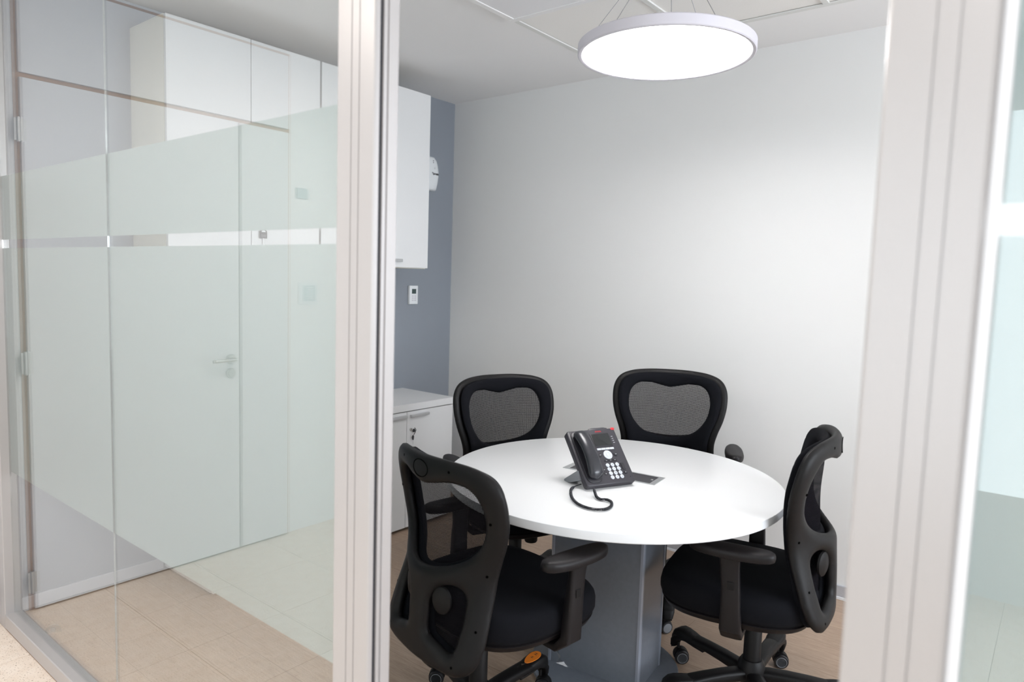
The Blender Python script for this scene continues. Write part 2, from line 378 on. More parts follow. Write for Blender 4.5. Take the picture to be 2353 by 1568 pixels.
g.out('screw', STEEL, p1)
p2 = struct(G().prism(post_poly(-.178, -.075, (-.131, -.109), 'l'), 0, ZC).out('trim_2', FRAME), 'out-of-focus satin door jamb post right of the doorway')
B((-.1745, YG0+.0125, 0), (-.1685, YG0+.019, ZC)).out('door_seal', RUB, p2)
def glazing(name, x0, x1, joints, label, bead):
    w = struct(G().prism([(YG0+.003, 0), (YG1-.003, 0), (YG1, .003), (YG1, .057), (YG1-.003, .060), (YG0+.003, .060), (YG0, .057), (YG0, .003)], x0, x1, 'x').out(name, FRAME), label)
    G().prism([(YG0, ZC-.06), (YG1, ZC-.06), (YG1, ZC), (YG0, ZC)], x0, x1, 'x').out('top_rail', FRAME, w)
    xs = [x0]+joints+[x1]
    for a, b in zip(xs, xs[1:]):
        B((a+.0005, .8895, .055), (b-.0005, .8950, ZC-.055)).out('glass_pane', GLASS, w)
        for z0, z1 in ((.655, 1.562), (1.595, 1.843)):
            B((a+.0008, .8956, z0), (b-.0008, .8960, z1)).out('frosted_film', FILM, w)
    for j in joints: B((j-.0004, .8897, .056), (j+.0004, .8948, ZC-.056)).out('joint_bead', EDGEG, w)
    if bead:
        B((x0, YG0+.010, .06), (x0+.012, YG1-.01, ZC-.06), .0015).out('glazing_bead', WTRIM, w)
    return w
w1 = glazing('window_1', -3.314, -1.14, [-2.309], 'fixed glazing with frosted film bands left of the doorway', False)
G().prism([(YG0+.0015, 0), (YG0+.0045, 0), (YG0+.0045, .002), (YG0+.0015, .002)], -3.2, -3.19, 'x').out('rail_slot', RUB, w1)
g = G().prism(post_poly(XA, -3.314, (-3.38, -3.36), 'n'), 0, ZC); g.out('end_stile', FRAME, w1)
w2 = glazing('window_2', -.075, XR, [], 'fixed glazing with frosted film right of the doorway', True)

# ------------------------------------------------------------------ corridor door (seen mirrored in the glazing)
d1 = struct(B((XA, -.478, .0), (XA+.004, .806, 2.685)).out('door_1', BRN), 'corridor door assembly mirrored in the glazing')
lf = B((XA+.004, -.166, .008), (XA+.024, .788, 2.262), .0015).out('door_leaf', DOORW, d1)
B((XA+.004, -.462, 2.282), (XA+.022, .79, 2.668), .0015).out('transom_panel', DOORW, d1)
B((XA+.004, -.462, .008), (XA+.022, -.176, 2.262), .0015).out('side_panel', DOORW, d1)
g = G(); g.lathe([(.0001, .012), (.024, .012), (.026, .008), (.026, 0)], 28, (XA+.024, -.118, 1.04), 'x'); g.tube([(XA+.03, -.118, 1.04), (XA+.068, -.118, 1.04)], .009)
g.tube([(XA+.066, -.124, 1.04), (XA+.070, -.10, 1.04), (XA+.070, 0.0, 1.036)], .0085, 12); g.out('door_handle', STEEL, lf, True)
g = G(); g.lathe([(.0001, .010), (.024, .010), (.026, .006), (.026, 0)], 28, (XA+.024, -.118, .966), 'x'); g.out('lock_rose', STEEL, lf, True)
for z in (2.05, 1.085, .13):
    G().lathe([(.0001, -.05), (.007, -.05), (.007, .05), (.0001, .05)], 12, (XA+.026, .797, z)).box((XA+.018, .78, z-.045), (XA+.0265, .812, z+.045)).out('hinge', STEEL, d1, True)
n = thing('wall_notice', 'small pale framed notice mirrored in the frosted glazing beside the doorpost', 'notice', (XA, -.602, 1.385))
B((0, -.062, -.062), (.006, .062, .062), .001).out('frame', WPL, n); B((.006, -.05, -.045), (.007, .035, .045)).out('sheet', NOTE, n)
g = G()
for k in range(6): g.box((.007, -.03, .03-k*.012), (.0073, .015-.01*(k % 2), .034-k*.012))
g.out('printed_lines', WPL, n)
tag(B((XA, -.596, 1.918), (XA+.008, -.519, 1.976), .002).out('wall_sensor', NOTE), 'small square grey plate high on the corridor wall above the notice', 'wall plate')
# floor stop
ds = thing('door_stop', 'brushed metal half-dome stop on the floor behind the lower left glass', 'door stop', (-3.137, .972, 0), radians(-30))
g = G(); N = 14; rings = []
for i in range(9):
    a = i/8*pi/2; r = .030*cos(a)+.0008; z = .034*sin(a)
    rings.append([(r*cos(pi*k/N-pi/2)*-1, r*sin(pi*k/N-pi/2), z) for k in range(N+1)])
g.loft(rings); g.out('dome', STEEL, ds, True)
G().lathe([(.0001, .004), (.009, .004), (.010, 0)], 18, (.002, 0, .016), 'x').out('bumper', GREYP, ds)

# ------------------------------------------------------------------ cabinets
def bar_handle(p, y0, y1, x, z):
    G().prism([(x, z-.007), (x+.018, z-.007), (x+.021, z-.004), (x+.021, z+.003), (x+.017, z+.008), (x, z+.008)], y0, y1, 'y').out('handle', ALU, p) if 0 else \
        G().box((x, y0, z-.009), (x+.020, y1, z+.007), .0022).out('handle', ALU, p)
ZU0, ZU1, XU = 1.548, 2.583, XA+.345
ug = 'white wall cabinets in a row on the slate wall'
def upper(label, ya, yb, seam):
    t = thing('wall_cabinet', label, 'cabinet', (XA, ya, ZU0), 0, ug); d = XU-XA; H = ZU1-ZU0; W = yb-ya
    g = G(); g.box((0.001, 0.0, 0), (d-.021, .018, H)).box((0.001, W-.018, 0), (d-.021, W, H)).box((.001, .018, 0), (d-.021, W-.018, .018)).box((.001, .018, H-.018), (d-.021, W-.018, H)).box((.001, .018, .018), (.01, W-.018, H-.018))
    g.out('body', LAMC, t)
    s = seam-ya
    for a, b, hy in ((.001, s-.0015, s-.17), (s+.0015, W-.001, s+.02)):
        dr = B((d-.019, a, .004), (d, b, H-.001), .0012).out('door', LAM, t)
        bar_handle(dr, hy, hy+.15, d, .045)
    return t
cab_a = upper('wall cabinet seen through the clear glazing, with a cream side panel', 1.432, 2.214, 1.828)
cab_b = upper('wall cabinet next to the dark wall corner, with a light strip underneath', 2.224, 3.002, 2.613)
B((.12, .10, -.008), (.165, .60, 0), .002).out('light_strip', LED, cab_b)
# key in upper unit
k = thing('cabinet_key', 'dark plastic-headed key hanging in a wall cabinet lock behind the glazing', 'key', (XU, 1.885, 1.684))
G().lathe([(.0001, .006), (.009, .006), (.010, 0)], 18, (0, 0, 0), 'x').out('lock_barrel', CHR, k, True)
pl = [(-.019, -.022), (.019, -.022)]+[(.019*cos(a), .006+.019*sin(a)) for a in [pi*i/10 for i in range(11)]]
G().prism([(y, z) for y, z in pl], .006, .012, 'x').out('key_head', DGREY, k)
G().prism([(.011*cos(pi*i/10), .008+.008*sin(pi*i/10)) for i in range(11)], .012, .0128, 'x').out('key_hole', WPL, k)
B((.012, -.013, -.008), (.0126, .013, -.005)).out('marking', GREYP, k); B((.012, -.013, -.014), (.0126, .013, -.011)).out('marking', GREYP, k)
B((.007, -.002, -.055), (.009, .002, -.02)).out('key_blade', CHR, k)

XF, ZT = -2.956, .758
bg = 'white base cabinets in a row under the worktop'
def lower(label, ya, yb, seam):
    t = thing('base_cabinet', label, 'cabinet', (XA, ya, 0), 0, bg); d = XF-XA; W = yb-ya
    g = G(); g.box((0.001, 0, .018), (d-.021, .018, .715)).box((.001, W-.018, .018), (d-.021, W, .715)).box((.001, .018, .018), (d-.021, W-.018, .036)).box((.001, .018, .697), (d-.021, W-.018, .715)).box((.001, .018, .036), (.01, W-.018, .697))
    g.out('body', LAM, t); B((.02, .01, 0), (d-.05, W-.01, .018)).out('plinth', DARK, t)
    s = seam-ya
    for k, (a, b) in enumerate(((.001, s-.0015), (s+.0015, W-.001))):
        dr = B((d-.019, a, .019), (d, b, .712), .0012).out('door', LAM, t)
        if k: bar_handle(dr, a+.02, a+.165, d, .688)
        else: bar_handle(dr, b-.165, b-.008, d, .688)
        if k: G().lathe([(.0001, .007), (.0085, .007), (.0095, .005), (.0095, 0)], 20, (d, a+.030, .605), 'x').out('lock', STEEL, dr, True)
    return t
b1 = lower('base cabinet mostly behind the frosted glazing, nearest the glass', 1.557, 2.338, 1.948)
b2 = lower('base cabinet with keys hanging from its lock, next to the corner', 2.342, 3.122, 2.737)
wt = tag(B((XA+.001, 1.55, .718), (XF+.006, 3.128, ZT), .0015).out('worktop', LAM), 'white laminate worktop over the base cabinets against the slate wall', 'worktop')
k = thing('key_set', 'two black-headed keys on a ring in the base cabinet lock', 'keys', (XF, 2.7685, .605))
g = G(); g.box((.007, -.0015, -.0015), (.018, .0015, .0015)); g.out('key_blade', CHR, k)
pl = [(.008*cos(a), .009*sin(a)) for a in [2*pi*i/16 for i in range(16)]]
g = G(); g.prism([(.012+z*.9, -.006+y*1.3) for y, z in pl], -.003, .003, 'y') ; 
g.bm.transform(Matrix.Rotation(radians(35), 4, 'Z') @ Matrix.Translation((.006, .004, 0))); g.out('key_head', DARK, k, True)
G().tube([(.02, .012, .012), (.024, .020, -.002), (.021, .014, -.018), (.018, .008, -.030)], .0022, 6).out('key_ring', DARK, k, True)
g = G(); g.prism([(.0075*cos(a)*(1 if sin(a) > 0 else .8)+.008, -.048+.015*sin(a)) for a in [2*pi*i/16 for i in range(16)]], .010, .014, 'x'); g.out('key_head', DARK, k, True)
B((.0115, .0065, -.088), (.0125, .0095, -.062)).out('key_blade', CHR, k)

# ------------------------------------------------------------------ wall devices
t = thing('thermostat', 'small white wall thermostat with a dark display on the slate wall', 'thermostat', (XA, 3.196, 1.378))
B((0, -.037, -.062), (.022, .037, .062), .004).out('body', WPL, t, True)
B((.022, -.019, .008), (.0226, .019, .040)).out('display', SCR, t)
for r_ in range(3):
    for c_ in (-.011, .011): B((.022, c_-.008, -.012-r_*.014), (.0228, c_+.008, -.003-r_*.014), .0004).out('button', BTN, t)
text('VAILLO'[:0] or 'o', .004, GREYP, t, (.0225, 0, .049), (pi/2, 0, pi/2))
t = thing('air_freshener', 'white wall-mounted air freshener half hidden behind the wall cabinet edge', 'air freshener', (XA, 3.322, 2.19))
prof = [(-.045, -.112), (.045, -.112), (.058, -.07), (.067, -.02), (.066, .02), (.058, .06), (.045, .092), (.025, .11), (0, .113), (-.025, .11), (-.045, .092), (-.058, .06), (-.066, .02), (-.067, -.02), (-.058, -.07)]
g = G(); sc = [(1.0, 0), (1.0, .022), (.97, .033), (.9, .041), (.75, .047), (.45, .050)]
g.loft([[(h, y*s, z*s) for y, z in prof] for s, h in sc]); g.out('housing', WPL, t, True)
G().lathe([(.0001, .001), (.0035, .001), (.0035, 0)], 10, (.047, .004, .082), 'x').lathe([(.0001, .001), (.0035, .001), (.0035, 0)], 10, (.0478, .004, .070), 'x').out('indicator', DARK, t)
B((.049, .014, .028), (.0500, .019, .040)).out('indicator', BTN, t)
text('*Spirotto', .021, DARK, t, (.0502, .022, -.002), (pi/2, 0, pi/2), ext=.0008, bold=.0006, sx=.8)

# ------------------------------------------------------------------ round table
RZ = radians(6.5)
tb = thing('round_table', 'round white table with a grey pedestal in the middle of the office', 'table', (-1.317, 2.285, 0), RZ)
R, H = .627, .765
G().lathe([(.0001, H), (R-.0022, H), (R-.0006, H-.0007)], 160).out('tabletop', TOPL, tb, True)
G().lathe([(R-.0006, H-.0007), (R, H-.002), (R, H-.028), (R-.002, H-.030), (.0001, H-.030)], 160).out('edge_band', EDGE, tb, True)
G().lathe([(.0001, .014), (.284, .014), (.287, .011), (.287, 0), (.0001, 0)], 96).out('base_plate', PED, tb, True)
px, py = .19, .115
pd = B((-px+.003, -py+.003, .014), (px-.003, py-.003, H-.03)).out('pedestal', PED, tb)
for sx in (-1, 1):
    for sy in (-1, 1):
        g = G(); x0, x1 = sorted((sx*(px-.014), sx*px)); y0, y1 = sorted((sy*(py-.014), sy*py))
        c = .005; pts = [(sx*(px-.014), sy*(py-.003)), (sx*(px-.014), sy*py), (sx*(px-c), sy*py), (sx*px, sy*(py-c)), (sx*px, sy*(py-.014)), (sx*(px-.003), sy*(py-.014))]
        g.prism(pts, .014, H-.03); g.out('corner_trim', PEDT, pd)
hx, hy, hc = .19, .058, (-.008, .028)
g = G(); 
for a, b in (((-hx, -hy), (-hx+.022, hy)), ((hx-.022, -hy), (hx, hy)), ((-hx+.022, -hy), (hx-.022, -hy+.009)), ((-hx+.022, hy-.009), (hx-.022, hy))):
    g.box((hc[0]+a[0], hc[1]+a[1], H-.004), (hc[0]+b[0], hc[1]+b[1], H+.0022), .0008)
ch = g.out('cable_hatch', ALU, tb)
B((hc[0]-hx+.024, hc[1]-hy+.011, H-.001), (hc[0]+hx-.024, hc[1]+hy-.016, H+.0012)).out('hatch_lid', PHB, ch)
B((hc[0]-hx+.022, hc[1]+hy-.016, H-.001), (hc[0]+hx-.022, hc[1]+hy-.009, H+.0004)).out('hatch_slot', RUB, ch)
B((hc[0]+hx-.036, hc[1]-.004, H), (hc[0]+hx-.028, hc[1]+.006, H+.003), .001).out('hatch_catch', ALU, ch)

# ------------------------------------------------------------------ pendant lamp
LZ = 2.32
lp = thing('pendant_lamp', 'large round disc pendant lamp, lit white, hanging above the table', 'lamp', (-1.2, 2.325, LZ))
G().lathe([(.297, .004), (.297, -.004), (.300, -.006), (.309, -.006), (.312, -.003), (.312, .028), (.308, .032), (.06, .034), (.06, .030), (.297, .024)][:9]+[(.0001, .030)], 128).out('housing', LAMPF, lp, True)
G().lathe([(.0001, -.001), (.297, -.001)], 128).out('diffuser', DIFF, lp)
G().lathe([(.0001, .345), (.055, .345), (.058, .350), (.058, .377), (.0001, .377)], 40).out('ceiling_canopy', LAMPF, lp, True)
for a in (215, 262, 300, 330, 80):
    a = radians(a); G().tube([(.29*cos(a), .29*sin(a), .03), (.05*cos(a), .05*sin(a), .35)], .0009, 6).out('suspension_wire', GREYP, lp)
for a in (205,):
    a = radians(a); G().lathe([(.0001, .012), (.005, .012), (.006, 0)], 12, (.25*cos(a), .25*sin(a), .033)).out('cable_gland', LAMPF, lp)

# ------------------------------------------------------------------ desk phone
ph = thing('desk_phone', 'dark grey desk phone with handset and screen on the round table', 'phone', (-1.268, 2.033, .7655), radians(64.8))
TILT = radians(45.6)
pf = Matrix.Rotation(TILT, 4, 'X')     # local frame of the face: x right, y up the slope, z out of the face
def P(g, name, m, smooth=True, parent=None):
    g.bm.transform(Matrix.Translation((0, 0, .0185)) @ pf); return g.out(name, m, parent or ph, smooth)
def rrect(x0, y0, x1, y1, r, n=5):
    p = []
    for cx, cy, a0 in ((x1-r, y1-r, 0), (x0+r, y1-r, pi/2), (x0+r, y0+r, pi), (x1-r, y0+r, 3*pi/2)):
        for i in range(n+1): a = a0+pi/2*i/n; p.append((cx+r*cos(a), cy+r*sin(a)))
    return p
def slab(g, poly, z0, z1, b=.001):
    cx = sum(p[0] for p in poly)/len(poly); cy = sum(p[1] for p in poly)/len(poly)
    w_ = max(p[0] for p in poly)-min(p[0] for p in poly); h_ = max(p[1] for p in poly)-min(p[1] for p in poly)
    f = lambda k: [(cx+(x-cx)*(1-2*k/w_), cy+(y-cy)*(1-2*k/h_)) for x, y in poly]
    g.loft([[(x, y, z) for x, y in f(k)] for k, z in ((b*.7, z0), (0, z0+b*.7), (0, z1-b), (b*.35, z1-b*.3), (b, z1))]); return g
bodyp = slab(G(), rrect(0, 0, .209, .228, .010), -.026, 0, .003); body = P(bodyp, 'body', PHB)
P(slab(G(), [(.094, .222), (.182, .222), (.180, .231), (.165, .2345), (.112, .2355), (.100, .232)], -.02, -.001, .002), 'hood', PHB)
P(slab(G(), rrect(.194, .2195, .2105, .2295, .004), -.016, .0012, .001), 'message_light', RED)
P(slab(G(), rrect(.010, .010, .072, .222, .02), -.001, .004, .002), 'cradle', KEYD)
scn = P(slab(G(), rrect(.094, .152, .175, .2085, .002), -.001, .0015, .0006), 'screen', KEYD)
P(slab(G(), rrect(.0975, .1555, .1715, .2055, .001), .0014, .0018, .0002), 'display', PHS, parent=ph)
for i in range(4):
    y = .1915-.0088*i
    for x in (.085, .1846): P(slab(G(), rrect(x-.0036, y-.0014, x+.0036, y+.0014, .001), 0, .0012, .0004), 'line_key', LGY)
    x = .1082+(.1641-.1082)*i/3; P(slab(G(), rrect(x-.0088, .1378, x+.0088, .1456, .001), 0, .0016, .0005), 'soft_key', KEYW)
nav = P(G().lathe([(.0182, 0), (.0182, .0012), (.0172, .0022), (.0085, .0022), (.0080, .0014), (.0075, .0022), (.0001, .0024)], 40, (.1356, .1162, 0)), 'navigation_key', KEYW)
g = G()
for k in range(4):
    a = pi/4+k*pi/2; g.tube([(.1356+.009*cos(a), .1162+.009*sin(a), .0023), (.1356+.0172*cos(a), .1162+.0172*sin(a), .0023)], .00035, 4)
P(g, 'key_split', LGY)
for x, y in ((.1023, .1172), (.1695, .1158)):
    P(G().lathe([(.0082, 0), (.0078, .002), (.0001, .003)], 28, (x, y, 0)), 'round_key', KEYD)
    P(slab(G(), rrect(x-.003, y-.001, x+.003, y+.001, .0008), .0024, .0033, .0002), 'key_icon', LGY)
for k in range(3):
    x = .119+k*.0184; P(slab(G(), rrect(x-.0086, .0885, x+.0086, .0965, .001), 0, .002, .0006), 'function_key', KEYD)
    P(slab(G(), rrect(x-.002, .0915, x+.002, .0935, .0005), .0018, .0023, .0002), 'key_icon', LGY)
labels = '123456789*0#'
for r_ in range(4):
    for c_ in range(3):
        x = .1165+c_*.0206; y = .0738-r_*.01655
        kk = P(G().lathe([(.0076, 0), (.0074, .0016), (.006, .0023), (.0001, .0026)], 24, (x, y, 0)), 'number_key', KEYW)
        v = (Matrix.Translation((0, 0, .0185)) @ pf) @ Vector((x, y, .0027))
        text(labels[r_*3+c_], .0062, KEYD, kk, v, (TILT, 0, 0), 'digit', .00006)
for x, y, s in ((.0944, .057, .0062), (.0953, .0409, .0062), (.1797, .039, .0062)):
    P(slab(G(), rrect(x-s, y-s*.8, x+s, y+s*.8, .001), 0, .0018, .0006), 'side_key', KEYD)
    P(slab(G(), rrect(x-.0018, y-.0015, x+.0018, y+.0015, .0006), .0016, .0021, .0002), 'key_icon', LGY)
P(slab(G(), rrect(.1736, .0495, .1858, .0785, .001), 0, .0018, .0006), 'volume_key', KEYD)
P(G().lathe([(.0018, .0001), (.0001, .0003)], 12, (.1929, .0203, 0)), 'microphone_hole', RUB)
v = (Matrix.Translation((0, 0, .0185)) @ pf) @ Vector((.134, .2166, .0004))
text('AVAYA', .0085, RED, ph, v, (TILT, 0, 0), 'logo', .0001, .0002, 1.0)
# handset
rings = []; N = 30
for i in range(N+1):
    s = i/N; y = .018+.198*s
    e = min(1, sqrt(max(0, 1-(1-min(1, s/.10))**2)))*min(1, sqrt(max(0, 1-(1-min(1, (1-s)/.10))**2))); e = max(e, .12)
    wd_ = (.0285-.0035*sin(pi*s)+.002*(1-s))*e; hh = (.0135+.004*abs(cos(pi*s)))*e; zc = .016+.020*sin(pi*min(1, max(0, s)))
    xc = .041
    rings.append([(xc+wd_*math.copysign(abs(cos(a))**.8, cos(a)), y, zc+hh*math.copysign(abs(sin(a))**.8, sin(a))) for a in [2*pi*(k+.5)/24 for k in range(24)]])
hs = P(G().loft(rings), 'handset', PHH)
# stand
g = G()
g.prism([(-.0, -.01), (.0, 0), (.0, 0)][:0] or [(.105, .075), (.122, .086), (.175, .004), (.165, .0), (.150, .0)], -.004, .012, 'x')
g2 = G()
for xa, xb in ((-.006, .03), (.179, .213)):
    g2.loft([[(xa, -y, z) if 0 else (xa, y, z) for y, z in ((.040, .030), (.062, .060), (.150, .006), (.150, 0), (.120, 0))],
             [(xb, y, z) for y, z in ((.040, .030), (.062, .060), (.150, .006), (.150, 0), (.120, 0))]])
g2.box((.0, .128, .0), (.207, .150, .006), .001)
g.bm.free(); g2.out('stand', STG, ph)
# coiled cord
path = [Vector((-1.3134, 2.0648, 0.777)), Vector((-1.3235, 2.0410, 0.772)), Vector((-1.3115, 1.9955, 0.772)), Vector((-1.2624, 1.9279, 0.772)), Vector((-1.2136, 1.8862, 0.772)), Vector((-1.1721, 1.8717, 0.772)), Vector((-1.1368, 1.8762, 0.772)), Vector((-1.1143, 1.8980, 0.772)), Vector((-1.1157, 1.9384, 0.772)), Vector((-1.1355, 1.9746, 0.772)), Vector((-1.1606, 1.9884, 0.772)), Vector((-1.1790, 1.9768, 0.772)), Vector((-1.2005, 1.9863, 0.774)), Vector((-1.2191, 2.0043, 0.781)), Vector((-1.2337, 2.0186, 0.790))]
def crom(pts, n):
    o = []
    for i in range(len(pts)-1):
        p0, p1_, p2_, p3 = pts[max(i-1, 0)], pts[i], pts[i+1], pts[min(i+2, len(pts)-1)]
        for k in range(n):
            t_ = k/n; o.append(.5*((2*p1_)+(p2_-p0)*t_+(2*p0-5*p1_+4*p2_-p3)*t_*t_+(-p0+3*p1_-3*p2_+p3)*t_**3))
    o.append(pts[-1]); return o
cl = crom(path, 40); s = [0]
for a, b in zip(cl, cl[1:]): s.append(s[-1]+(b-a).length)
tot = s[-1]; pts = []; n_ = int(tot/.0043*10); j = 0; prevn = Vector((0, 0, 1))
for i in range(n_+1):
    d = tot*i/n_
    while j < len(s)-2 and s[j+1] < d: j += 1
    f = (d-s[j])/max(1e-9, s[j+1]-s[j]); p = cl[j].lerp(cl[j+1], f); tg = (cl[j+1]-cl[j]).normalized()
    nx = (prevn-tg*prevn.dot(tg)).normalized(); ny = tg.cross(nx); prevn = nx
    amp = .0036 if d > .045 else .0036*max(0, (d-.03)/.015); amp *= min(1, (tot-d)/.012)
    a = 2*pi*i/10; pts.append(p+(nx*cos(a)+ny*sin(a))*amp)
g = G().tube(pts, .0017, 5)
inv = (Matrix.Translation(ph.location) @ Matrix.Rotation(radians(64.8), 4, 'Z')).inverted()
g.bm.transform(inv); g.out('coiled_cord', CORD, ph, True)

# ------------------------------------------------------------------ chairs
ZB = .435
YK = [(0, -.240), (.14, -.235), (.28, -.226), (.42, -.218), (.54, -.224), (.64, -.222)]
KK = [(0, .6), (.14, 1.9), (.28, 3.15), (.42, 2.1), (.54, 1.6), (.64, 1.35)]
def herm(K, v):
    xs = [k[0] for k in K]; ys = [k[1] for k in K]; v = min(max(v, xs[0]), xs[-1])
    i = max(k for k in range(len(xs)-1) if xs[k] <= v+1e-9); t_ = (v-xs[i])/(xs[i+1]-xs[i]); h = xs[i+1]-xs[i]
    m = lambda k: (ys[min(k+1, len(ys)-1)]-ys[max(k-1, 0)])/(xs[min(k+1, len(xs)-1)]-xs[max(k-1, 0)])
    return (2*t_**3-3*t_**2+1)*ys[i]+(t_**3-2*t_**2+t_)*h*m(i)+(-2*t_**3+3*t_**2)*ys[i+1]+(t_**3-t_**2)*h*m(i+1)
def YS(u, v):
    a = abs(u); k = herm(KK, v); q_ = k*u*u   # soften the wings so that they do not run away
    return herm(YK, v)+q_/(1+2.2*q_)
def S(u, v, off=0):
    e = .003; dy = (YS(u, v+e)-YS(u, v-e))/(2*e); dx = (YS(u+e, v)-YS(u-e, v))/(2*e)
    return Vector((u, YS(u, v), ZB+v*.98))+Vector((-dx, 1, -dy)).normalized()*off
def spline(pts, n=8):
    P_ = [Vector((x, y, 0)) for x, y in pts]; o = []; L_ = len(P_)
    for i in range(L_):
        p0, p1_, p2_, p3 = P_[i-1], P_[i], P_[(i+1) % L_], P_[(i+2) % L_]
        for k in range(n):
            t_ = k/n; q_ = .5*((2*p1_)+(p2_-p0)*t_+(2*p0-5*p1_+4*p2_-p3)*t_*t_+(-p0+3*p1_-3*p2_+p3)*t_**3); o.append((q_.x, q_.y))
    return np.array(o)
half = [(0, .632), (.10, .631), (.185, .622), (.240, .598), (.267, .55), (.270, .48), (.257, .41), (.233, .34), (.220, .28), (.223, .21), (.232, .14), (.234, .085), (.222, .035), (.175, .004), (.07, 0)]
OUT = spline(half+[(-x, y) for x, y in half[::-1]][:-1]+[(0, 0)][:0], 8)
bean = [(0, .546), (.05, .555), (.108, .567), (.165, .561), (.199, .525), (.209, .465), (.193, .395), (.148, .335), (.083, .303), (0, .292)]
BEAN = spline(bean+[(-x, y) for x, y in bean[1:-1][::-1]], 8)
lo = [(.045, .155), (.050, .205), (.080, .243), (.120, .252), (.152, .228), (.162, .170), (.160, .115), (.145, .062), (.090, .075), (.048, .095)]
LOW = spline(lo, 6); LOW2 = LOW*np.array([-1, 1])
def sdf(P_, poly):
    a = poly; b = np.roll(poly, -1, 0); d = np.full(len(P_), 1e9); ins = np.zeros(len(P_), bool)
    for (ax, ay), (bx, by) in zip(a, b):
        ex, ey = bx-ax, by-ay; L2 = ex*ex+ey*ey+1e-18
        t_ = np.clip(((P_[:, 0]-ax)*ex+(P_[:, 1]-ay)*ey)/L2, 0, 1)
        d = np.minimum(d, np.hypot(P_[:, 0]-ax-t_*ex, P_[:, 1]-ay-t_*ey))
        c = ((ay > P_[:, 1]) != (by > P_[:, 1])) & (P_[:, 0] < (bx-ax)*(P_[:, 1]-ay)/(by-ay+1e-18)+ax); ins ^= c
    return np.where(ins, -d, d)
def shell_sd(P_, holes=True, inset=0):
    d = sdf(P_, OUT)+inset
    if holes:
        for h in (BEAN, LOW, LOW2): d = np.maximum(d, -sdf(P_, h))
    return d
def grid_mesh(sdfn, h, T=.011, wr=.018, off=0, double=True):
    us = np.arange(-.27, .2701, h); vs_ = np.arange(-.01, .645, h); nu, nv = len(us), len(vs_)
    UU, VV = np.meshgrid(us, vs_, indexing='ij'); P_ = np.c_[UU.ravel(), VV.ravel()]
    cc = np.c_[(UU[:-1, :-1]+h/2).ravel(), (VV[:-1, :-1]+h/2).ravel()]; inc = (sdfn(cc) < 0).reshape(nu-1, nv-1)
    cnt = np.zeros((nu, nv), int)
    for di in (0, 1):
        for dj in (0, 1): cnt[di:nu-1+di, dj:nv-1+dj] += inc
    cnt = cnt.ravel(); bd = (cnt > 0) & (cnt < 4)
    for _ in range(3):
        Q = P_[bd]; e = 1e-4; d0 = sdfn(Q); gx = (sdfn(Q+[e, 0])-d0)/e; gy = (sdfn(Q+[0, e])-d0)/e; nn = np.maximum(np.hypot(gx, gy), .3)
        st = np.clip(d0, -h, h); P_[bd] = Q-np.c_[gx/nn*st, gy/nn*st]
    # light smoothing along the border
    dd = sdfn(P_); bm = bmesh.new(); fr, bk = {}, {}
    uvl = bm.loops.layers.uv.new('UVMap')
    for k in np.nonzero(cnt > 0)[0]:
        u_, v_ = P_[k]; x = min(1, max(0, -dd[k]/wr)); t_ = T*max(.25, sqrt(max(0, 1-(1-x)**2)))
        fr[k] = bm.verts.new(S(u_, v_, off+(t_ if double else 0)))
        if double: bk[k] = bm.verts.new(S(u_, v_, off-t_))
    def F(vs__, ks):
        f_ = bm.faces.new(vs__)
        for lp_, k_ in zip(f_.loops, ks): lp_[uvl].uv = (P_[k_][0], P_[k_][1])
    for i in range(nu-1):
        for j in range(nv-1):
            if not inc[i, j]: continue
            q_ = [i*nv+j, i*nv+j+1, (i+1)*nv+j+1, (i+1)*nv+j]
            F([fr[k] for k in q_], q_)
            if double:
                F([bk[k] for k in q_[::-1]], q_[::-1])
                for a, b, (ni, nj) in ((q_[0], q_[1], (i-1, j)), (q_[1], q_[2], (i, j+1)), (q_[2], q_[3], (i+1, j)), (q_[3], q_[0], (i, j-1))):
                    if not (0 <= ni < nu-1 and 0 <= nj < nv-1 and inc[ni, nj]): F([fr[b], fr[a], bk[a], bk[b]], [b, a, a, b])
    g_ = G(); g_.bm.free(); g_.bm = bm; return g_
def sup(a, b, n_=2.6, N=48): return [(a*math.copysign(abs(cos(t_))**(2/n_), cos(t_)), b*math.copysign(abs(sin(t_))**(2/n_), sin(t_))) for t_ in [2*pi*k/N for k in range(N)]]
SEATC = .045
